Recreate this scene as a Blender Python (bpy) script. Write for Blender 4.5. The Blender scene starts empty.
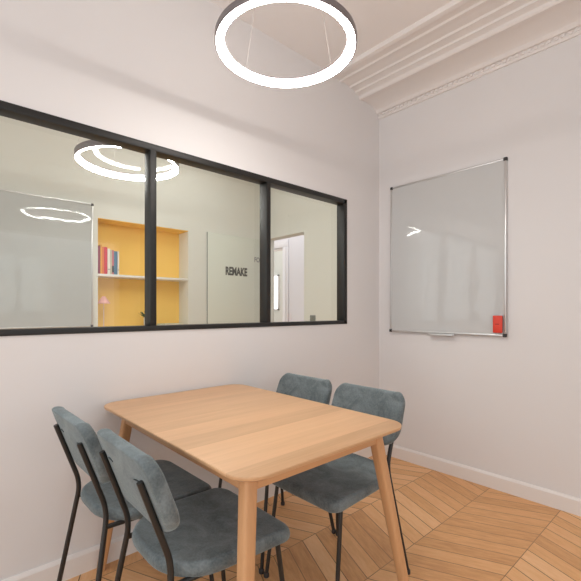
import bpy, bmesh, math, random
from mathutils import Vector, Matrix
random.seed(7)
PI = math.pi
C = bpy.context.scene.collection
scene = bpy.context.scene

# ------------------------------------------------------------------ helpers
def srgb(r, g, b):
    f = lambda c: (c/255/12.92) if c/255 <= .04045 else ((c/255+.055)/1.055)**2.4
    return (f(r), f(g), f(b), 1)

def new_mat(name):
    m = bpy.data.materials.new(name); m.use_nodes = True
    nt = m.node_tree; nt.nodes.clear()
    out = nt.nodes.new('ShaderNodeOutputMaterial')
    b = nt.nodes.new('ShaderNodeBsdfPrincipled')
    nt.links.new(b.outputs[0], out.inputs[0])
    return m, nt, b, out

def node(nt, t, **kw):
    n = nt.nodes.new(t)
    for k, v in kw.items():
        if k.startswith('i_'):
            key = k[2:]
            n.inputs[int(key) if key.isdigit() else key].default_value = v
        else: setattr(n, k, v)
    return n

def math_n(nt, op, a, b=None, c=None):
    n = nt.nodes.new('ShaderNodeMath'); n.operation = op
    for i, v in enumerate((a, b, c)):
        if v is None: continue
        if isinstance(v, (int, float)): n.inputs[i].default_value = v
        else: nt.links.new(v, n.inputs[i])
    return n.outputs[0]

def mat_plain(name, col, rough=.5, metal=0, noise=.0, nscale=30, bump=0, bscale=200, spec=.5, coat=0):
    m, nt, b, out = new_mat(name)
    b.inputs['Roughness'].default_value = rough
    b.inputs['Metallic'].default_value = metal
    b.inputs['Specular IOR Level'].default_value = spec
    b.inputs['Coat Weight'].default_value = coat
    tc = node(nt, 'ShaderNodeTexCoord')
    nz = node(nt, 'ShaderNodeTexNoise', i_Scale=nscale, i_Detail=3.0)
    nt.links.new(tc.outputs['Object'], nz.inputs['Vector'])
    mx = node(nt, 'ShaderNodeMix', data_type='RGBA', blend_type='MIX')
    d = 1-noise
    mx.inputs[6].default_value = (col[0]*d, col[1]*d, col[2]*d, 1)
    mx.inputs[7].default_value = (min(1, col[0]*(1+noise)), min(1, col[1]*(1+noise)), min(1, col[2]*(1+noise)), 1)
    nt.links.new(nz.outputs[0], mx.inputs[0])
    nt.links.new(mx.outputs[2], b.inputs['Base Color'])
    if bump:
        n2 = node(nt, 'ShaderNodeTexNoise', i_Scale=bscale, i_Detail=4.0)
        nt.links.new(tc.outputs['Object'], n2.inputs['Vector'])
        bp = node(nt, 'ShaderNodeBump', i_Strength=bump, i_Distance=.01)
        nt.links.new(n2.outputs[0], bp.inputs['Height'])
        nt.links.new(bp.outputs[0], b.inputs['Normal'])
    return m

def mat_emit(name, col, s):
    m, nt, b, out = new_mat(name)
    b.inputs['Base Color'].default_value = (.8, .8, .8, 1)
    b.inputs['Emission Color'].default_value = col
    b.inputs['Emission Strength'].default_value = s
    return m

def link_mesh(name, bm, mat, parent=None, smooth=None):
    me = bpy.data.meshes.new(name)
    bmesh.ops.recalc_face_normals(bm, faces=bm.faces)
    bm.to_mesh(me); bm.free()
    if smooth is not None:
        for p in me.polygons: p.use_smooth = True
        me.set_sharp_from_angle(angle=math.radians(smooth))
    me.materials.append(mat)
    o = bpy.data.objects.new(name, me); C.objects.link(o)
    if parent: o.parent = parent
    return o

def add_box(bm, x0, x1, y0, y1, z0, z1, bev=0, M=None, seg=2):
    r = bmesh.ops.create_cube(bm, size=1)
    vs = r['verts']
    for v in vs:
        v.co = Vector(((x0+x1)/2+v.co.x*(x1-x0), (y0+y1)/2+v.co.y*(y1-y0), (z0+z1)/2+v.co.z*(z1-z0)))
    if bev:
        es = list({e for v in vs for e in v.link_edges})
        rr = bmesh.ops.bevel(bm, geom=es, offset=bev, segments=seg, affect='EDGES', profile=.5)
        vs = list({v for f in rr['faces'] for v in f.verts} | {v for v in vs if v.is_valid})
    if M is not None:
        for v in vs: v.co = M @ v.co
    return vs

def box(name, mat, dims, parent=None, bev=0, M=None):
    bm = bmesh.new(); add_box(bm, *dims, bev=bev, M=M)
    return link_mesh(name, bm, mat, parent, 40 if bev else None)

def loops_mesh(bm, loops, cap0=True, cap1=True, closed=False):
    """loops: list of rings (same count) of 3-D points"""
    vv = [[bm.verts.new(p) for p in L] for L in loops]
    n = len(vv[0])
    m = len(vv)
    for k in range(m if closed else m-1):
        A, B = vv[k], vv[(k+1) % m]
        for i in range(n):
            bm.faces.new((A[i], A[(i+1) % n], B[(i+1) % n], B[i]))
    if not closed:
        if cap0: bm.faces.new(vv[0])
        if cap1: bm.faces.new(vv[-1])

def fillet(pts, r, seg=5):
    out = [Vector(pts[0])]
    for i in range(1, len(pts)-1):
        p, a, b = Vector(pts[i]), Vector(pts[i-1]), Vector(pts[i+1])
        d1 = (a-p); d2 = (b-p)
        rr = min(r, d1.length*.45, d2.length*.45)
        s = p+d1.normalized()*rr; e = p+d2.normalized()*rr
        for k in range(seg+1):
            t = k/seg
            out.append(s*(1-t)**2+p*2*t*(1-t)+e*t*t)
    out.append(Vector(pts[-1]))
    return out

def add_tube(bm, pts, r, n=12, closed=False):
    pts = [Vector(p) for p in pts]
    m = len(pts)
    loops = []
    up = None
    for i, p in enumerate(pts):
        if closed: t = (pts[(i+1) % m]-pts[i-1]).normalized()
        elif i == 0: t = (pts[1]-p).normalized()
        elif i == m-1: t = (p-pts[i-1]).normalized()
        else: t = ((pts[i+1]-p).normalized()+(p-pts[i-1]).normalized()).normalized()
        if up is None:
            up = Vector((0, 0, 1)) if abs(t.z) < .9 else Vector((0, 1, 0))
        a = (up - t*up.dot(t)).normalized(); up = a
        b = t.cross(a)
        ra = r[i] if isinstance(r, (list, tuple)) else r
        loops.append([p+a*ra*math.cos(2*PI*k/n)+b*ra*math.sin(2*PI*k/n) for k in range(n)])
    loops_mesh(bm, loops, closed=closed)

def add_lathe(bm, prof, cx=0, cy=0, n=32, close=False):
    loops = [[(cx+r*math.cos(2*PI*k/n), cy+r*math.sin(2*PI*k/n), z) for k in range(n)] for r, z in prof]
    loops_mesh(bm, loops, closed=close)

def round_rect(hw, hh, r, n=8):
    """outline counter-clockwise; r may be a 4-tuple (++, -+, --, +-)"""
    rs = r if isinstance(r, tuple) else (r,)*4
    out = []
    for (sx, sy, a0), rr in zip(((1, 1, 0), (-1, 1, PI/2), (-1, -1, PI), (1, -1, 1.5*PI)), rs):
        cx, cy = sx*(hw-rr), sy*(hh-rr)
        for k in range(n+1):
            a = a0+PI/2*k/n
            out.append((cx+rr*math.cos(a), cy+rr*math.sin(a)))
    return out

def tag(o, label=None, cat=None, group=None, kind=None):
    if label: o['label'] = label
    if cat: o['category'] = cat
    if group: o['group'] = group
    if kind: o['kind'] = kind
    return o

def thing(name, label, cat, loc=(0, 0, 0), rz=0, group=None):
    o = bpy.data.objects.new(name, None); C.objects.link(o)
    o.empty_display_size = .1
    o.location = loc; o.rotation_euler = (0, 0, rz)
    return tag(o, label, cat, group)

def struct(o):
    o['kind'] = 'structure'; return o

def copy_thing(root):
    r = root.copy(); C.objects.link(r)
    for ch in list(root.children):
        c = ch.copy(); C.objects.link(c); c.parent = r
        for g in list(ch.children):
            d = g.copy(); C.objects.link(d); d.parent = c
    return r

# ------------------------------------------------------------------ materials
WALLC = (.745, .728, .725, 1)
M_wall = mat_plain('wall_paint', WALLC, .75, noise=.012, nscale=3, bump=.02, bscale=120, spec=.25)
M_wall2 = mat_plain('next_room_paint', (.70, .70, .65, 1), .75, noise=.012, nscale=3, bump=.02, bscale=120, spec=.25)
M_hall = mat_plain('hall_paint', (.74, .73, .77, 1), .7, noise=.01, nscale=3, spec=.25)
M_ceil = mat_plain('ceiling_paint', (.82, .79, .775, 1), .85, noise=.012, nscale=3, spec=.2)
M_trim = mat_plain('trim_paint', (.80, .765, .74, 1), .4, noise=.01, nscale=4)
M_plaster = mat_plain('cornice_plaster', (.79, .755, .735, 1), .7, noise=.01, nscale=20, bump=.04, bscale=90, spec=.25)
M_black = mat_plain('black_steel', (.018, .017, .016, 1), .38, metal=0, noise=.1, bump=.02, bscale=300)
M_frame = mat_plain('window_steel', (.014, .013, .012, 1), .45, noise=.08, bump=.02, bscale=200, spec=.42)
M_silver = mat_plain('brushed_aluminium', (.62, .61, .60, 1), .35, metal=.85, noise=.03)
M_cap = mat_plain('dark_plastic', (.03, .028, .028, 1), .45, noise=.05)
M_red = mat_plain('red_felt_plastic', (.72, .055, .03, 1), .5, noise=.05)
M_redmark = mat_plain('dark_red_mark', (.30, .02, .015, 1), .6)
M_yellow = mat_plain('yellow_paint', (.95, .615, .165, 1), .7, noise=.02, nscale=4, spec=.2)
M_lamp = mat_plain('lamp_grey', (.20, .175, .18, 1), .4, metal=.3, noise=.03)
M_wire = mat_plain('steel_wire', (.55, .51, .48, 1), .4, metal=.4)
M_led = mat_emit('led_diffuser', (1, .955, .905, 1), 50)
M_led_next = mat_emit('led_diffuser_next_room', (1, .985, .95, 1), 62)
M_pink = mat_plain('pink_enamel', (.80, .43, .40, 1), .5, noise=.03)
M_white = mat_plain('white_ceramic', (.80, .79, .76, 1), .4, noise=.02)
M_leaf = mat_plain('leaf_green', (.06, .12, .06, 1), .5, noise=.3)
M_soil = mat_plain('soil', (.05, .035, .025, 1), .9, noise=.3)
M_paper = mat_plain('pale_green_paper', (.60, .66, .52, 1), .7, noise=.03)
M_letter = mat_plain('grey_vinyl', (.075, .075, .068, 1), .6, noise=.05)
M_letter2 = mat_plain('light_grey_vinyl', (.30, .30, .30, 1), .6, noise=.05)
M_switch = mat_plain('grey_switch', (.20, .21, .19, 1), .4, noise=.03)
M_door = mat_plain('door_paint', (.78, .77, .80, 1), .4, noise=.01)
M_daylight = mat_emit('frosted_daylight_pane', (1, .98, .96, 1), 2.2)
M_glassboard = mat_plain('pale_glass_panel', (.67, .69, .62, 1), .12, noise=.01, nscale=3, spec=.35)

def mat_whiteboard(name, col):
    m, nt, b, out = new_mat(name)
    b.inputs['Base Color'].default_value = col
    b.inputs['Roughness'].default_value = .035
    b.inputs['Specular IOR Level'].default_value = .42
    tc = node(nt, 'ShaderNodeTexCoord')
    mp = node(nt, 'ShaderNodeMapping'); mp.inputs['Scale'].default_value = (1, 1, 1)
    nz = node(nt, 'ShaderNodeTexNoise', i_Scale=11.0, i_Detail=.6)
    nt.links.new(tc.outputs['Object'], mp.inputs[0]); nt.links.new(mp.outputs[0], nz.inputs['Vector'])
    bp = node(nt, 'ShaderNodeBump', i_Strength=.25, i_Distance=.0042)
    nt.links.new(nz.outputs[0], bp.inputs['Height']); nt.links.new(bp.outputs[0], b.inputs['Normal'])
    return m
M_board = mat_whiteboard('whiteboard_enamel', (.56, .565, .56, 1))
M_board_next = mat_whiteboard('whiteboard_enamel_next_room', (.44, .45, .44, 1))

def mat_glass():
    m, nt, b, out = new_mat('window_glass')
    nt.nodes.remove(b)
    tr = node(nt, 'ShaderNodeBsdfTransparent'); tr.inputs[0].default_value = (.945, .975, .945, 1)
    gl = node(nt, 'ShaderNodeBsdfGlossy'); gl.inputs['Roughness'].default_value = .0; gl.inputs[0].default_value = (1, 1, 1, 1)
    lw = node(nt, 'ShaderNodeLayerWeight', i_Blend=.5)
    p5 = math_n(nt, 'POWER', lw.outputs['Facing'], 4.0)
    f = math_n(nt, 'MULTIPLY_ADD', p5, .8, .045)
    f = math_n(nt, 'MINIMUM', f, 1.0)
    mx = node(nt, 'ShaderNodeMixShader')
    nt.links.new(f, mx.inputs[0]); nt.links.new(tr.outputs[0], mx.inputs[1]); nt.links.new(gl.outputs[0], mx.inputs[2])
    nt.links.new(mx.outputs[0], out.inputs[0])
    return m
M_glass = mat_glass()

def mat_floor():
    m, nt, b, out = new_mat('chevron_oak_parquet')
    W, X0, S, P = .403, .899, .45, .097
    tc = node(nt, 'ShaderNodeTexCoord')
    sp = node(nt, 'ShaderNodeSeparateXYZ'); nt.links.new(tc.outputs['Object'], sp.inputs[0])
    x, y = sp.outputs[0], sp.outputs[1]
    u = math_n(nt, 'DIVIDE', math_n(nt, 'SUBTRACT', x, X0), W)
    col = math_n(nt, 'FLOOR', u)
    fu = math_n(nt, 'SUBTRACT', u, col)
    par = math_n(nt, 'FLOORED_MODULO', col, 2.0)          # 0 in the column starting at X0
    inv = math_n(nt, 'SUBTRACT', 1.0, fu)
    w = math_n(nt, 'ADD', math_n(nt, 'MULTIPLY', fu, math_n(nt, 'SUBTRACT', 1.0, par)), math_n(nt, 'MULTIPLY', inv, par))
    v = math_n(nt, 'DIVIDE', math_n(nt, 'SUBTRACT', y, math_n(nt, 'MULTIPLY', w, S*W)), P)
    row = math_n(nt, 'FLOOR', v)
    fv = math_n(nt, 'SUBTRACT', v, row)
    cid = node(nt, 'ShaderNodeCombineXYZ'); nt.links.new(col, cid.inputs[0]); nt.links.new(row, cid.inputs[1])
    wn = node(nt, 'ShaderNodeTexWhiteNoise', noise_dimensions='3D'); nt.links.new(cid.outputs[0], wn.inputs['Vector'])
    rnd = wn.outputs['Value']
    # grain, stretched along the plank
    gc = node(nt, 'ShaderNodeCombineXYZ')
    nt.links.new(math_n(nt, 'MULTIPLY', fu, 1.3), gc.inputs[0])
    nt.links.new(math_n(nt, 'MULTIPLY', v, 1.4), gc.inputs[1])
    nt.links.new(math_n(nt, 'ADD', math_n(nt, 'MULTIPLY', rnd, 37.0), col), gc.inputs[2])
    gn = node(nt, 'ShaderNodeTexNoise', i_Scale=3.2, i_Detail=6.0, i_Roughness=.65)
    nt.links.new(gc.outputs[0], gn.inputs['Vector'])
    gm = node(nt, 'ShaderNodeMapping'); gm.inputs['Scale'].default_value = (2.2, 9, 1)
    nt.links.new(gc.outputs[0], gm.inputs[0])
    g2 = node(nt, 'ShaderNodeTexNoise', i_Scale=3.0, i_Detail=5.0, i_Roughness=.7)
    nt.links.new(gm.outputs[0], g2.inputs['Vector'])
    tone = math_n(nt, 'ADD', math_n(nt, 'ADD', math_n(nt, 'MULTIPLY_ADD', rnd, .34, .04), math_n(nt, 'MULTIPLY', gn.outputs[0], .55)), math_n(nt, 'MULTIPLY', g2.outputs[0], .30))
    ramp = node(nt, 'ShaderNodeValToRGB')
    e = ramp.color_ramp.elements
    e[0].position = .28; e[0].color = FLOOR_D
    e[1].position = .95; e[1].color = FLOOR_L
    k = e.new(.62); k.color = FLOOR_M
    nt.links.new(tone, ramp.inputs[0])
    # joints
    ev = math_n(nt, 'MINIMUM', fv, math_n(nt, 'SUBTRACT', 1.0, fv))
    jv = math_n(nt, 'LESS_THAN', ev, .026)
    eu = math_n(nt, 'MINIMUM', fu, inv)
    ju = math_n(nt, 'LESS_THAN', eu, .0045)
    # joints differ in darkness from plank to plank
    js = math_n(nt, 'MULTIPLY', math_n(nt, 'MAXIMUM', jv, ju), math_n(nt, 'MULTIPLY', math_n(nt, 'MULTIPLY_ADD', rnd, .6, .5), math_n(nt, 'MULTIPLY_ADD', gn.outputs[0], 1.2, .25)))
    mx = node(nt, 'ShaderNodeMix', data_type='RGBA')
    nt.links.new(js, mx.inputs[0]); nt.links.new(ramp.outputs[0], mx.inputs[6]); mx.inputs[7].default_value = (.075, .035, .016, 1)
    nt.links.new(mx.outputs[2], b.inputs['Base Color'])
    b.inputs['Roughness'].default_value = .42
    b.inputs['Specular IOR Level'].default_value = .35
    bp = node(nt, 'ShaderNodeBump', i_Strength=.25, i_Distance=.004)
    nt.links.new(math_n(nt, 'SUBTRACT', math_n(nt, 'MULTIPLY', g2.outputs[0], .2), js), bp.inputs['Height'])
    nt.links.new(bp.outputs[0], b.inputs['Normal'])
    return m
FLOOR_D = (.50, .235, .095, 1); FLOOR_M = (.76, .42, .19, 1); FLOOR_L = (.88, .56, .31, 1)
M_floor = mat_floor()

def mat_oak(name, axis, boards, base=(.60, .335, .165), vary=.12, origin=0.0):
    """pale oak; grain runs along `axis`; boards = width of the glued boards across the grain (0: one board)"""
    m, nt, b, out = new_mat(name)
    tc = node(nt, 'ShaderNodeTexCoord')
    sp = node(nt, 'ShaderNodeSeparateXYZ'); nt.links.new(tc.outputs['Object'], sp.inputs[0])
    names = 'xyz'
    al = sp.outputs[names.index(axis)]
    o1, o2 = [sp.outputs[i] for i in range(3) if names[i] != axis]
    if boards:
        r = math_n(nt, 'FLOOR', math_n(nt, 'DIVIDE', math_n(nt, 'SUBTRACT', o1, origin), boards))
        wn = node(nt, 'ShaderNodeTexWhiteNoise', noise_dimensions='1D'); nt.links.new(r, wn.inputs['W'])
        rnd = wn.outputs['Value']
    else:
        rnd = math_n(nt, 'ADD', 0.5, 0.0)
    gc = node(nt, 'ShaderNodeCombineXYZ')
    nt.links.new(math_n(nt, 'MULTIPLY', o1, 26.0), gc.inputs[0])
    nt.links.new(math_n(nt, 'MULTIPLY', al, 2.0), gc.inputs[1])
    nt.links.new(math_n(nt, 'ADD', math_n(nt, 'MULTIPLY', o2, 26.0), math_n(nt, 'MULTIPLY', rnd, 50.0)), gc.inputs[2])
    g1 = node(nt, 'ShaderNodeTexNoise', i_Scale=1.0, i_Detail=5.0, i_Roughness=.6, i_Distortion=.4)
    nt.links.new(gc.outputs[0], g1.inputs['Vector'])
    mp = node(nt, 'ShaderNodeMapping'); mp.inputs['Scale'].default_value = (6, 1.5, 6)
    nt.links.new(gc.outputs[0], mp.inputs[0])
    g2 = node(nt, 'ShaderNodeTexNoise', i_Scale=1.2, i_Detail=4.0)
    nt.links.new(mp.outputs[0], g2.inputs['Vector'])
    t = math_n(nt, 'ADD', math_n(nt, 'ADD', math_n(nt, 'MULTIPLY', g1.outputs[0], .6), math_n(nt, 'MULTIPLY', g2.outputs[0], .3)), math_n(nt, 'MULTIPLY', rnd, .4))
    ramp = node(nt, 'ShaderNodeValToRGB'); e = ramp.color_ramp.elements
    d = tuple(c*(1-vary*1.6) for c in base); l = tuple(c*(1+vary*.9) for c in base)
    e[0].position = .35; e[0].color = (d[0], d[1]*.97, d[2]*.93, 1)
    e[1].position = .92; e[1].color = (*l, 1)
    nt.links.new(t, ramp.inputs[0]); nt.links.new(ramp.outputs[0], b.inputs['Base Color'])
    b.inputs['Roughness'].default_value = .42
    b.inputs['Specular IOR Level'].default_value = .35
    bp = node(nt, 'ShaderNodeBump', i_Strength=.06, i_Distance=.003)
    nt.links.new(g2.outputs[0], bp.inputs['Height']); nt.links.new(bp.outputs[0], b.inputs['Normal'])
    return m
M_oak_top = mat_oak('oak_tabletop', 'y', .115, (.70, .435, .245), .12, .03)
M_oak_x = mat_oak('oak_apron_long', 'x', 0, (.61, .35, .18))
M_oak_y = mat_oak('oak_apron_short', 'y', 0, (.61, .35, .18))
M_oak_z = mat_oak('oak_leg', 'z', 0, (.62, .345, .17), .12)

def mat_velvet():
    m, nt, b, out = new_mat('ribbed_velvet')
    tc = node(nt, 'ShaderNodeTexCoord')
    n1 = node(nt, 'ShaderNodeTexNoise', i_Scale=11.0, i_Detail=6.0, i_Roughness=.7, i_Distortion=.6)
    nt.links.new(tc.outputs['Object'], n1.inputs['Vector'])
    n2 = node(nt, 'ShaderNodeTexNoise', i_Scale=160.0, i_Detail=2.0)
    nt.links.new(tc.outputs['Object'], n2.inputs['Vector'])
    t = math_n(nt, 'ADD', math_n(nt, 'MULTIPLY', n1.outputs[0], .8), math_n(nt, 'MULTIPLY', n2.outputs[0], .25))
    ramp = node(nt, 'ShaderNodeValToRGB'); e = ramp.color_ramp.elements
    e[0].position = .28; e[0].color = VEL_D
    e[1].position = .80; e[1].color = VEL_L
    nt.links.new(t, ramp.inputs[0]); nt.links.new(ramp.outputs[0], b.inputs['Base Color'])
    b.inputs['Roughness'].default_value = .85
    b.inputs['Specular IOR Level'].default_value = .15
    b.inputs['Sheen Weight'].default_value = .55
    b.inputs['Sheen Roughness'].default_value = .35
    b.inputs['Sheen Tint'].default_value = (.72, .86, .90, 1)
    # fine ribs running up the back and along the seat
    sp = node(nt, 'ShaderNodeSeparateXYZ'); nt.links.new(tc.outputs['Object'], sp.inputs[0])
    rib = math_n(nt, 'SINE', math_n(nt, 'MULTIPLY', sp.outputs[0], 2*PI/.0045))
    h = math_n(nt, 'ADD', math_n(nt, 'MULTIPLY', rib, .35), n2.outputs[0])
    bp = node(nt, 'ShaderNodeBump', i_Strength=.35, i_Distance=.0015)
    nt.links.new(h, bp.inputs['Height']); nt.links.new(bp.outputs[0], b.inputs['Normal'])
    return m
VEL_D = (.055, .071, .077, 1); VEL_L = (.26, .30, .31, 1)
M_velvet = mat_velvet()
M_seam = mat_plain('dark_seam', (.035, .05, .056, 1), .9, noise=.1)

# ------------------------------------------------------------------ room shell
H = 2.94                      # ceiling height
XR, YB = 3.4, -4.4            # right and rear extents of the rooms
XN = -2.12                    # back wall of the neighbouring room
YN = .485                     # its right-hand wall
PT = .075                     # partition thickness
WY0, WY1, WZ0, WZ1 = -2.735, -.421, 1.084, 2.036

struct(box('floor', M_floor, (-6, XR, YB, 4.0, -.1, 0)))
struct(box('ceiling', M_ceil, (-6, XR+.1, YB, 4.0, H, H+.1)))

bm = bmesh.new()              # partition with the window hole
add_box(bm, -PT, 0, YB, WY0, 0, H); add_box(bm, -PT, 0, WY1, YN, 0, H)
add_box(bm, -PT, 0, WY0, WY1, 0, WZ0); add_box(bm, -PT, 0, WY0, WY1, WZ1, H)
struct(link_mesh('wall_left', bm, M_wall))
struct(box('wall_right', M_wall, (0, XR, 0, .12, 0, H)))
bm = bmesh.new()              # outer wall on the camera's right; its unseen opening is added for fill light
add_box(bm, XR, XR+.2, YB, -3.5, 0, H); add_box(bm, XR, XR+.2, -.9, .12, 0, H)
add_box(bm, XR, XR+.2, -3.5, -.9, 0, .4); add_box(bm, XR, XR+.2, -3.5, -.9, 2.1, H)
struct(link_mesh('wall_near', bm, M_wall))

# neighbouring room: back wall with the niche
NY0, NY1, NZ0, NZ1, ND = -1.588, -.631, .30, 2.082, .226
bm = bmesh.new()
add_box(bm, XN-.3, XN, YB, NY0, 0, H); add_box(bm, XN-.3, XN, NY1, YN, 0, H)
add_box(bm, XN-.3, XN, NY0, NY1, 0, NZ0); add_box(bm, XN-.3, XN, NY0, NY1, NZ1, H)
struct(link_mesh('wall_back', bm, M_wall2))
bm = bmesh.new()              # yellow lining of the niche: back, soffit (the jambs stay pale)
add_box(bm, XN-ND-.02, XN-ND, NY0, NY1, NZ0, NZ1)
add_box(bm, XN-ND, XN-.004, NY0, NY1, NZ1-.006, NZ1)
struct(link_mesh('trim_1', bm, M_yellow))
# right-hand wall of the neighbouring room with the doorway
OX0, OX1, OZ = -2.119, -1.403, 2.115
bm = bmesh.new()
add_box(bm, OX1, -PT, YN, YN+.14, 0, H); add_box(bm, XN-.3, OX0, YN, YN+.14, 0, H); add_box(bm, OX0, OX1, YN, YN+.14, OZ, H)
struct(link_mesh('wall_end', bm, M_wall2))
# hall beyond
HY = 1.5
DX1, DX0, DZ = -2.915, -3.85, 2.21
bm = bmesh.new()
add_box(bm, DX1, -.6, HY, HY+.1, 0, H); add_box(bm, -6, DX0, HY, HY+.1, 0, H); add_box(bm, DX0, DX1, HY, HY+.1, DZ, H)
struct(link_mesh('wall_hall', bm, M_hall))
struct(box('wall_hall_side', M_hall, (-.7, -.6, YN+.14, HY, 0, H)))
struct(box('wall_far', M_wall2, (-6, -1, 3.0, 3.1, 0, H)))
d = struct(thing('door_1', None, None)); d.name = 'door_1'
bm = bmesh.new()              # moulded casing round the hall door
for w, t in ((.115, .02), (.075, .033)):
    add_box(bm, DX1, DX1+w, HY-t, HY, 0, DZ, .004); add_box(bm, DX0-w, DX0, HY-t, HY, 0, DZ, .004)
    add_box(bm, DX0-w, DX1+w, HY-t, HY, DZ, DZ+w, .004)
link_mesh('casing', bm, M_door, d, 40)
bm = bmesh.new()
add_box(bm, DX1-.02, DX1, HY, HY+.1, 0, DZ); add_box(bm, DX0, DX0+.02, HY, HY+.1, 0, DZ); add_box(bm, DX0, DX1, HY, HY+.1, DZ-.02, DZ)
link_mesh('door_jamb', bm, M_door, d)
w2 = struct(thing('window_2', None, None))
wx, wz0, wz1 = -4.98, 1.22, 1.95
box('frosted_pane', M_daylight, (wx-.17, wx+.17, 2.985, 2.999, wz0, wz1), w2)
bm = bmesh.new()
for a in (add_box(bm, wx-.2, wx-.17, 2.97, 3.0, wz0-.03, wz1+.03), add_box(bm, wx+.17, wx+.2, 2.97, 3.0, wz0-.03, wz1+.03),
          add_box(bm, wx-.2, wx+.2, 2.97, 3.0, wz1, wz1+.03), add_box(bm, wx-.2, wx+.2, 2.97, 3.0, wz0-.03, wz0)): pass
link_mesh('window_frame', bm, M_door, w2)

# baseboards
def baseboard(name, p0, p1, nrm, h=.097, t=.016):
    """profile swept from p0 to p1, standing off the wall along nrm"""
    prof = [(0, 0), (t, 0), (t, h-.014), (t-.005, h-.004), (t-.010, h), (0, h)]
    bm = bmesh.new()
    loops = [[(p[0]+nrm[0]*a, p[1]+nrm[1]*a, z) for a, z in prof] for p in (p0, p1)]
    loops_mesh(bm, loops)
    struct(link_mesh(name, bm, M_trim, None, 25))
baseboard('baseboard_left', (0, YB), (0, 0), (1, 0))
baseboard('baseboard_right', (0, 0), (XR, 0), (0, -1))
baseboard('baseboard_back', (XN, YB), (XN, YN), (1, 0))

# plaster cornice along the right wall, spreading over the ceiling
prof = [(0, 2.785), (-.012, 2.785), (-.016, 2.80), (-.016, 2.822), (-.038, 2.822), (-.046, 2.832)]
for k in range(9):            # cove
    a = k/8*PI/2
    prof.append((-.05-.165*(1-math.cos(a)) , 2.836+.034*math.sin(a)))
prof += [(-.225, 2.862), (-.245, 2.862), (-.262, 2.858), (-.272, 2.866), (-.276, 2.884), (-.300, 2.892), (-.318, 2.892), (-.322, 2.905),
         (-.352, 2.912), (-.385, 2.906), (-.392, 2.918), (-.470, 2.924), (-.476, 2.914), (-.500, 2.912), (-.508, 2.922), (-.555, 2.926),
         (-.562, 2.912), (-.580, 2.908), (-.600, 2.914), (-.606, 2.94), (0, 2.94)]
bm = bmesh.new()
loops_mesh(bm, [[(x, y, z) for y, z in prof] for x in (0, XR)])
x = .01
while x < XR-.03:             # fine dentils, relief of the same moulding
    add_box(bm, x, x+.02, -.025, -.014, 2.803, 2.821); x += .036
struct(link_mesh('trim_2', bm, M_plaster, None, 30))

# ------------------------------------------------------------------ interior window
win = struct(thing('window_1', None, None))
F0, F1 = -.062, .006          # glass plane to front face
fw = .034
ymul = [-1.9498, -1.1935]
bm = bmesh.new()
add_box(bm, F0-.008, F1, WY0, WY1, WZ0, WZ0+.026, .002); add_box(bm, F0-.008, F1, WY0, WY1, WZ1-fw, WZ1, .002)
add_box(bm, F0-.008, F1, WY1-fw, WY1, WZ0, WZ1, .002); add_box(bm, F0-.008, F1, WY0, WY0+fw, WZ0, WZ1, .002)
link_mesh('window_frame', bm, M_frame, win, 40)
for ym in ymul:
    box('mullion', M_frame, (F0-.008, F1-.002, ym-.0165, ym+.0165, WZ0+.02, WZ1-.02), win, .002)
edges = [WY0+fw, ymul[0]-.0165, ymul[0]+.0165, ymul[1]-.0165, ymul[1]+.0165, WY1-fw]
for i in range(3):
    bm = bmesh.new()
    vs = [bm.verts.new(p) for p in ((F0, edges[2*i]-.004, WZ0+.02), (F0, edges[2*i+1]+.004, WZ0+.02), (F0, edges[2*i+1]+.004, WZ1-.03), (F0, edges[2*i]-.004, WZ1-.03))]
    bm.faces.new(vs)
    link_mesh('glass_pane', bm, M_glass, win)

# ------------------------------------------------------------------ pendant ring lamps
def ring_lamp(label, loc, Ro, Ri, group, led, h=.028):
    t = thing('ring_pendant_lamp', label, 'lamp', loc, 0, group)       # origin at the underside centre
    bm = bmesh.new()          # housing: an angle section, open to the inside and below
    add_lathe(bm, [(Ro, -.001), (Ro+.003, .003), (Ro+.003, h-.003), (Ro, h), (Ri-.002, h), (Ri-.004, h-.002), (Ri-.004, h-.006), (Ro-.003, h-.006), (Ro-.003, -.001)], n=96, close=True)
    link_mesh('housing', bm, M_lamp, t, 35)
    bm = bmesh.new()          # one white diffuser, glowing downwards and inwards
    a, b = Ri, Ro-.0032
    hd = .013                # height of the glowing inner face
    add_lathe(bm, [(b, hd-.002), (b, -.001), (b-.004, -.004), (a+.005, -.004), (a, .001), (a, hd), (a+.004, hd+.001)], n=96, close=True)
    link_mesh('diffuser', bm, led, t, 50)
    zc = H-loc[2]
    for k in range(4):
        a = k*PI/2+.0
        rm = (Ro+Ri)/2+.012
        bm = bmesh.new()
        add_tube(bm, [(rm*math.cos(a), rm*math.sin(a), h-.002), (.125*math.cos(a), .125*math.sin(a), zc-.012)], .0011, 6)
        link_mesh('suspension_wire', bm, M_wire, t, 60)
    bm = bmesh.new()
    add_lathe(bm, [(.001, zc-.03), (.135, zc-.03), (.14, zc-.026), (.14, zc), (.001, zc)], n=32)
    link_mesh('ceiling_canopy', bm, M_lamp, t, 40)
    return t
RZ = 2.28
ring_lamp('ring shaped pendant lamp glowing white above the wooden table', (.733, -1.694, RZ), .290, .257, 'ring pendant lamps', M_led)
ring_lamp('larger ring pendant lamp in the next room, seen through the black framed window', (-.965, -1.716, RZ-.035), .350, .328, 'ring pendant lamps', M_led_next, .045)

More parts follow.
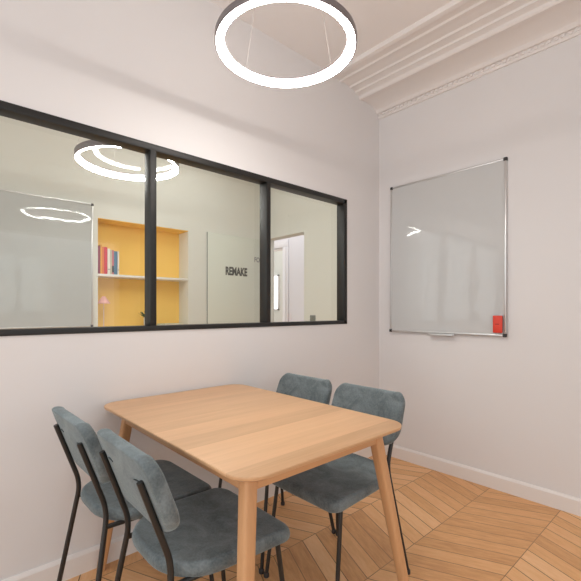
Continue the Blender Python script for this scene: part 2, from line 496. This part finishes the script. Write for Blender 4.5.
# ------------------------------------------------------------------ whiteboards
def whiteboard(label, loc, rz, w=.881, h=1.168, tray=True, group='whiteboards', tilt=0, enamel=None):
    """local x along the wall, -y out of the wall, origin at lower left corner"""
    t = thing('whiteboard', label, 'whiteboard', loc, rz, group)
    t.rotation_euler = (tilt, 0, rz)      # hung very slightly out of plumb
    box('board_surface', enamel or M_board, (.006, w-.006, -.014, -.001, .006, h-.006), t)
    bm = bmesh.new()
    f = .014
    add_box(bm, 0, w, -.019, 0, 0, f, .003); add_box(bm, 0, w, -.019, 0, h-f, h, .003)
    add_box(bm, 0, f, -.019, 0, f, h-f, .003); add_box(bm, w-f, w, -.019, 0, f, h-f, .003)
    link_mesh('frame', bm, M_silver, t, 40)
    for cx in (0, w):
        for cz in (0, h):
            sx = 1 if cx == 0 else -1; sz = 1 if cz == 0 else -1
            bm = bmesh.new()
            xs = sorted((cx-sx*.003, cx+sx*.021)); zs = sorted((cz-sz*.003, cz+sz*.021))
            add_box(bm, *xs, -.022, 0, *zs, .005)
            link_mesh('corner_cap', bm, M_cap, t, 40)
    if tray:
        bm = bmesh.new()
        x0, x1 = .345, .535
        add_box(bm, x0, x1, -.042, -.010, -.014, -.009, .002)
        add_box(bm, x0, x1, -.045, -.040, -.014, -.003, .002)
        add_box(bm, x0, x1, -.018, -.006, -.012, .003, .002)
        link_mesh('pen_tray', bm, M_silver, t, 40)
    return t
whiteboard('large blank whiteboard with red eraser, on the right hand wall', (.122, -.011, 1.016), 0, tilt=-.0115)
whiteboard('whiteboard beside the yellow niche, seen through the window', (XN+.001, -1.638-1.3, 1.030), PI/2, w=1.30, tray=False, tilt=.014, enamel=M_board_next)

er = thing('whiteboard_eraser', 'red block eraser stuck on the lower right corner of the whiteboard', 'eraser', (.957, -.0272, 1.040))
box('eraser_shell', M_red, (-.029, .029, -.022, -.006, 0, .114), er, .005)
box('felt_pad', M_cap, (-.027, .027, -.007, 0, .002, .112), er, .002)
bm = bmesh.new(); add_box(bm, -.012, .012, -.0225, -.0215, .055, .060); link_mesh('printed_mark', bm, M_redmark, er)

# ------------------------------------------------------------------ dining table
TX, TY = .590, -1.828
HX, HY_, TZ = .572, .388, .757
tb = thing('dining_table', 'pale oak dining table with rounded corners, short end against the wall', 'table', (TX, TY, 0))
o = round_rect(HX, HY_, .085, 12)
def inset(k): return round_rect(HX-k, HY_-k, .085-k, 12)
bm = bmesh.new()
L = [[(x, y, TZ-.020) for x, y in inset(.016)], [(x, y, TZ-.012) for x, y in inset(.0025)], [(x, y, TZ-.004) for x, y in inset(0)], [(x, y, TZ-.001) for x, y in inset(.0012)], [(x, y, TZ) for x, y in inset(.004)]]
loops_mesh(bm, L)
link_mesh('tabletop', bm, M_oak_top, tb, 35)
LX, LY = TX, TY
lx, ly = .458, .300           # leg centres under the top
ap = .060
for s in (-1, 1):
    box('apron', M_oak_x, (-lx, lx, s*(ly+.012)-.001, s*(ly+.012)+.021, TZ-.020-ap, TZ-.018), tb, .0015)
    box('apron', M_oak_y, (s*(lx+.012)-.011, s*(lx+.012)+.011, -ly+.01, ly+.01, TZ-.020-ap, TZ-.018), tb, .0015)
def leg_bm(sx, sy):
    bm = bmesh.new()
    n = 28; loops = []
    for k in range(9):
        q = k/8
        z = (TZ-.019)*(1-q)
        r = .0225-.004*max(0, (q-.12)/.88)
        ex = 4.2-1.6*q
        cx, cy = sx*(lx+(.102 if sx > 0 else .086)*q), .010+sy*(ly+.098*q)
        ring = []
        for i in range(n):
            a = 2*PI*i/n
            c, s_ = math.cos(a), math.sin(a)
            ring.append((cx+r*math.copysign(abs(c)**(2/ex), c), cy+r*math.copysign(abs(s_)**(2/ex), s_), z))
        loops.append(ring)
    loops_mesh(bm, loops)
    return bm
for sx in (-1, 1):
    for sy in (-1, 1):
        link_mesh('leg', leg_bm(sx, sy), M_oak_z, tb, 40)

# ------------------------------------------------------------------ chairs (front towards +y, origin on the floor under the seat centre)
def lean(z):                  # y of the rear posts
    return -.198-.36*(z-.49)
def back_point(x, z, t):
    """x, z on the panel outline plane; t thickness offset, + towards the sitter"""
    zz = z
    top = max(0, (z-.69)/.12)
    zz -= .022*top*max(0, 1-(x/.16)**2)
    y = lean(zz)+.014+.25*x*x+t
    return (x, y, zz)
def back_bm():
    bm = bmesh.new()
    hw, hh, zc = .206, .119, .696
    out = round_rect(hw, hh, (.060, .060, .088, .088), 10)
    n = len(out)
    def ring(s, t):
        pts = []
        for px, pz in out:
            f = 1.0
            x, z = px*s, zc+pz*s
            x *= 1-.05*(1 if pz > 0 else 0)*max(0, pz/hh)*.6
            d = 0
            for cx in (-.105, .105):
                q = ((x-cx)/.034)**2+((z-.732)/.014)**2
                d += math.exp(-q)*.004
            tt = t-d if t > 0 else t+d*.8
            pts.append(back_point(x, z, tt))
        return pts
    T = .0215
    loops = []
    sc = [.04, .12, .2, .28, .36, .44, .52, .6, .68, .76, .83, .89, .94]
    for s in sc: loops.append(ring(s, T))
    for a in (15, 35, 55, 75, 90, 105, 125, 145, 165):
        ar = math.radians(a)
        loops.append(ring(.94+.06*math.sin(ar), T*math.cos(ar)))
    for s in reversed(sc): loops.append(ring(s, -T))
    loops_mesh(bm, loops)
    return bm
def seat_bm():
    bm = bmesh.new()
    hw, hd, zt = .218, .215, .486
    base = round_rect(hw, hd, (.048, .048, .17, .17), 10)
    out = []
    for x, y in base:
        k = (y+hd)/(2*hd)
        bulge = .010*(1-(x/hw)**2) if y > 0 else 0
        out.append((x*(.93+.07*k), y+bulge))
    def ring(s, z):
        pts = []
        for x, y in out:
            X, Y = x*s, y*s
            dz = -.010*(1-min(1, (X/hw)**2)) *(1-min(1, (Y/hd)**2))       # slight dish
            dz += -.022*max(0, (Y-.08)/.15)**2                               # waterfall front
            dz += .010*max(0, -(Y+.08)/.15)**2
            pts.append((X, Y-.020, z+dz))
        return pts
    loops = []
    for s in (.05, .2, .35, .5, .65, .8, .9): loops.append(ring(s, zt))
    for a in range(0, 181, 15):
        ar = math.radians(a)
        loops.append(ring(.925+.075*math.sin(ar), zt-.024+.024*math.cos(ar)))
    for s in (.9, .6, .3, .05): loops.append(ring(s, zt-.048))
    loops_mesh(bm, loops)
    return bm
def rear_leg_bm(s):
    bm = bmesh.new()
    pts = fillet([(s*.207, -.292, .008), (s*.155, lean(.49)-.012, .49), (s*.152, lean(.742)-.010, .742)], .05, 6)
    add_tube(bm, pts, .0092, 14)
    return bm
def front_leg_bm(s):
    bm = bmesh.new()
    add_tube(bm, [(s*.184, .140, .447), (s*.204, .195, .008)], .0085, 14)
    return bm
def make_chair():
    t = thing('dining_chair', 'x', 'chair', group='velvet dining chairs round the table')
    link_mesh('seat', seat_bm(), M_velvet, t, 60)
    bk = link_mesh('backrest', back_bm(), M_velvet, t, 60)
    for sx in (-1, 1):
        bm = bmesh.new()      # stitched pull in the upholstery, on the rear face
        add_tube(bm, [back_point(sx*.105+q*.020, .732, -.0185-.003*q*q) for q in (-1, -.5, 0, .5, 1)], [.0012, .0024, .0028, .0024, .0012], 8)
        link_mesh('tuft', bm, M_seam, bk, 60)
    for s in (-1, 1):
        l = link_mesh('leg', rear_leg_bm(s), M_black, t, 40)
        bm = bmesh.new(); add_lathe(bm, [(.0115, 0), (.0125, .004), (.0125, .014), (.010, .02)], s*.207, -.292, 16)
        link_mesh('glide', bm, M_cap, l, 40)
        l = link_mesh('leg', front_leg_bm(s), M_black, t, 40)
        bm = bmesh.new(); add_lathe(bm, [(.0115, 0), (.0125, .004), (.0125, .014), (.010, .02)], s*.204, .195, 16)
        link_mesh('glide', bm, M_cap, l, 40)
    bm = bmesh.new()          # frame under the seat: side rails and two cross tubes
    for s in (-1, 1):
        add_tube(bm, [(s*.162, lean(.49)-.020, .4365), (s*.184, .142, .4355)], .0082, 12)
    add_tube(bm, [(-.172, -.10, .4335), (.172, -.10, .4335)], .0078, 12)
    add_tube(bm, [(-.184, .142, .4335), (.184, .142, .4335)], .0078, 12)
    link_mesh('seat_frame', bm, M_black, t, 40)
    return t
chair = make_chair()
spots = [((.358, -2.130, 0), .02, 'blue grey velvet chair by the window wall, seen from behind, left of another chair'),
         ((.797, -2.095, 0), .0, 'blue grey velvet chair nearest the camera, seen from behind, beside the front table leg'),
         ((.350, -1.488, 0), PI, 'blue grey velvet chair across the table in the corner, only its back top showing'),
         ((.793, -1.488, 0), PI, 'blue grey velvet chair across the table at its right end, seat and back showing')]
for i, (loc, rz, lab) in enumerate(spots):
    c = chair if i == 0 else copy_thing(chair)
    c.location = loc; c.rotation_euler = (0, 0, rz); c['label'] = lab

# ------------------------------------------------------------------ things in the niche next door
SZ = 1.543
sh = box('shelf', M_white, (XN-ND+.001, XN-.002, NY0+.001, NY1-.001, SZ-.023, SZ), None, .002)
tag(sh, 'white shelf across the yellow niche carrying the row of books', 'shelf', 'shelves in the niche')
LZ = 1.012
sh2 = box('shelf', M_white, (XN-ND+.001, XN-.002, NY0+.001, NY1-.001, LZ-.030, LZ), None, .002)
tag(sh2, 'lower niche shelf with the pink lamp standing on it', 'shelf', 'shelves in the niche')
def hexl(r, g, b): return srgb(r, g, b)
books = [('dark pink', (150, 60, 80), .017, .245), ('yellow orange', (235, 165, 60), .013, .262), ('orange', (225, 120, 60), .017, .243), ('crimson red', (205, 50, 65), .026, .243),
         ('white', (225, 218, 208), .024, .232), ('beige', (200, 190, 165), .013, .222), ('pink and black', (200, 110, 120), .015, .222), ('slate blue', (90, 125, 150), .030, .214), ('thin white', (225, 222, 212), .014, .214)]
y = NY0+.010
M_pages = mat_plain('book_pages', (.75, .70, .60, 1), .8, noise=.06, nscale=200)
where = ['at the left end of the row', 'second from the left', 'between the yellow orange and the crimson books', 'the thickest red one in the row', 'beside the crimson book',
         'right after the white book', 'left of the slate blue book', 'second from the right end', 'at the right end of the row']
for (nm, rgb, th, ht), wh in zip(books, where):
    th *= 1.12; ht *= 1.09
    b = thing('book', f'{nm} upright book on the niche shelf, {wh}', 'book', (XN-.022, y+th/2, SZ), 0, 'books on the niche shelf')
    mt = mat_plain('cover_'+nm.replace(' ', '_'), srgb(*rgb), .55, noise=.04)
    bm = bmesh.new()
    hw = th/2-.0006
    add_box(bm, -.13, 0, -hw, -hw+.002, 0, ht); add_box(bm, -.13, 0, hw-.002, hw, 0, ht); add_box(bm, -.003, .001, -hw, hw, 0, ht, .0008)
    link_mesh('cover', bm, mt, b)
    box('pages', M_pages, (-.126, -.003, -hw+.002, hw-.002, .003, ht-.004), b)
    if nm == 'pink and black':
        box('spine_band', M_cap, (.0005, .0016, -hw, hw, .02, .085), b)
    if nm in ('white', 'thin white'):
        box('spine_band', M_letter2, (.0005, .0016, -hw*.8, hw*.8, .045, .052), b)
    y += th+.001

lp = thing('table_lamp', 'small table lamp with pink conical shade at the left of the niche', 'lamp', (XN-.085, -1.508, LZ))
bm = bmesh.new(); add_lathe(bm, [(.045, 0), (.045, .008), (.012, .014), (.004, .02)], 0, 0, 32); link_mesh('base', bm, M_pink, lp, 40)
bm = bmesh.new(); add_tube(bm, [(0, 0, .014), (0, 0, .262)], .0042, 12); link_mesh('stem', bm, mat_plain('pale_pink', (.80, .62, .56, 1), .5), lp, 60)
bm = bmesh.new(); add_lathe(bm, [(.056, .243), (.060, .243), (.060, .247), (.016, .311), (.011, .314), (.002, .314), (.002, .311), (.013, .308), (.057, .246)], 0, 0, 40, close=True)
link_mesh('lamp_shade', bm, M_pink, lp, 40)

pp = thing('potted_plant', 'small dark green plant in a white pot, half hidden behind the window mullion', 'plant', (XN-.08, -1.07, LZ))
bm = bmesh.new(); add_lathe(bm, [(.026, 0), (.034, .01), (.037, .095), (.034, .097), (.032, .085), (.001, .083)], 0, 0, 28); link_mesh('pot', bm, M_white, pp, 40)
bm = bmesh.new(); add_lathe(bm, [(.001, .082), (.0325, .0825), (.0325, .087), (.001, .09)], 0, 0, 20); link_mesh('soil', bm, M_soil, pp)
bm = bmesh.new()
for k in range(26):
    a = random.uniform(0, 2*PI); el = random.uniform(.5, 1.4); Lh = random.uniform(.06, .125)
    dr = Vector((math.cos(a)*math.cos(el), math.sin(a)*math.cos(el), math.sin(el))); sd = dr.cross(Vector((0, 0, 1))).normalized()
    p0 = Vector((.012*math.cos(a), .012*math.sin(a), .085))
    prev = None
    for q, wq in ((0, .002), (.35, .006), (.65, .012), (.85, .009), (1, .001)):
        c = p0+dr*Lh*q+Vector((0, 0, -.02*q*q))
        c.x = max(-.10, c.x)
        cur = (bm.verts.new(c-sd*wq), bm.verts.new(c+sd*wq))
        if prev: bm.faces.new((prev[0], prev[1], cur[1], cur[0]))
        prev = cur
link_mesh('foliage', bm, M_leaf, pp, 60)

fo = thing('document_folder', 'pale green folder lying flat at the right end of the lower niche shelf', 'folder', (XN-.095, -.80, LZ), .08)
bm = bmesh.new(); add_box(bm, -.085, .085, -.115, .115, 0, .002); add_box(bm, -.085, .085, -.115, .115, .026, .028); add_box(bm, -.085, .085, -.115, -.113, 0, .028)
link_mesh('cover', bm, M_paper, fo)
box('paper_stack', M_pages, (-.083, .083, -.112, .112, .002, .026), fo)

# ------------------------------------------------------------------ glass panel with lettering, light switch
gp = thing('glass_panel', 'tall pale green glass panel lettered REMAKE on the far wall of the next room', 'panel', (XN+.002, 0, 0))
box('glass_sheet', M_glassboard, (.001, .011, -.394, YN-.02, .02, 2.10), gp, .002)
box('edge_strip', M_switch, (.001, .013, -.397, -.394, .02, 2.10), gp)
def lettering(txt, y0, y1, zc, hgt, mat, off):
    cu = bpy.data.curves.new('txt', 'FONT'); cu.body = txt; cu.size = 1; cu.extrude = .01; cu.offset = off
    to = bpy.data.objects.new('txt', cu); C.objects.link(to)
    dg = bpy.context.evaluated_depsgraph_get()
    me = bpy.data.meshes.new_from_object(to.evaluated_get(dg))
    bpy.data.objects.remove(to)
    xs = [v.co.x for v in me.vertices]; ys = [v.co.y for v in me.vertices]
    for v in me.vertices:
        u = (v.co.x-min(xs))/(max(xs)-min(xs)); w = (v.co.y-min(ys))/(max(ys)-min(ys))
        v.co = Vector((.0122+v.co.z*.1, y0+u*(y1-y0), zc-hgt/2+w*hgt))
    me.materials.clear(); me.materials.append(mat)
    ob = bpy.data.objects.new('lettering', me); C.objects.link(ob); ob.parent = gp
    return ob
lettering('REMAKE', -.147, .172, 1.664, .104, M_letter, .042)
tag(lettering('FOU', .286, .42, 1.835, .066, M_letter2, .035), 'small light grey lettering')

sw = thing('light_switch', 'dark grey light switch low on the wall right of the doorway, seen through the window', 'switch', (-1.254, YN, 1.045))
box('switch_plate', M_switch, (-.042, .042, -.009, 0, 0, .085), sw, .003)
box('rocker', M_switch, (-.022, .022, -.013, -.008, .020, .065), sw, .002)

# ------------------------------------------------------------------ light
w = bpy.data.worlds.new('World'); scene.world = w; w.use_nodes = True
bg = w.node_tree.nodes['Background']
bg.inputs[0].default_value = (.94, .975, 1, 1); bg.inputs[1].default_value = 1.65
def area(name, loc, rot, sx, sy, e, col):
    l = bpy.data.lights.new(name, 'AREA'); l.shape = 'RECTANGLE'; l.size = sx; l.size_y = sy; l.energy = e; l.color = col
    o = bpy.data.objects.new(name, l); C.objects.link(o); o.location = loc; o.rotation_euler = rot
    return o
area('hall_fill', (-2.2, 1.05, 2.9), (0, 0, 0), 2.0, .4, 10, (.93, .94, 1))  # added fill; no ceiling fixture is known in the hall
area('next_room_fill', (-1.15, -.85, 2.92), (0, 0, 0), 1.3, 1.2, 11, (.97, .99, .97))  # unseen fill added to brighten the neighbouring room, besides its ring lamp
area('far_room_fill', (-4, 2.3, 2.9), (0, 0, 0), 1.5, .8, 12, (1, .98, .96))  # extra fill put in for the room behind the hall door

# ------------------------------------------------------------------ camera
f, th, y0, cx, cy = 399.39, .737, 310.03, 1.981, -2.801
cd = bpy.data.cameras.new('camera'); cam = bpy.data.objects.new('camera', cd); C.objects.link(cam)
cam.location = (cx, cy, 1.19)
fw_ = Vector((-math.cos(th), math.sin(th), 0))
cam.rotation_euler = fw_.to_track_quat('-Z', 'Y').to_euler()
cd.sensor_width = 36; cd.lens = f/581*36
cd.shift_y = (y0-290.5)/581
cd.clip_start = .05
scene.camera = cam

scene.view_settings.view_transform = 'Standard'
scene.view_settings.look = 'None'
scene.view_settings.exposure = 0
scene.cycles.use_denoising = True
scene.cycles.max_bounces = 14
scene.cycles.diffuse_bounces = 6
scene.cycles.transparent_max_bounces = 16
scene.cycles.sample_clamp_indirect = 6
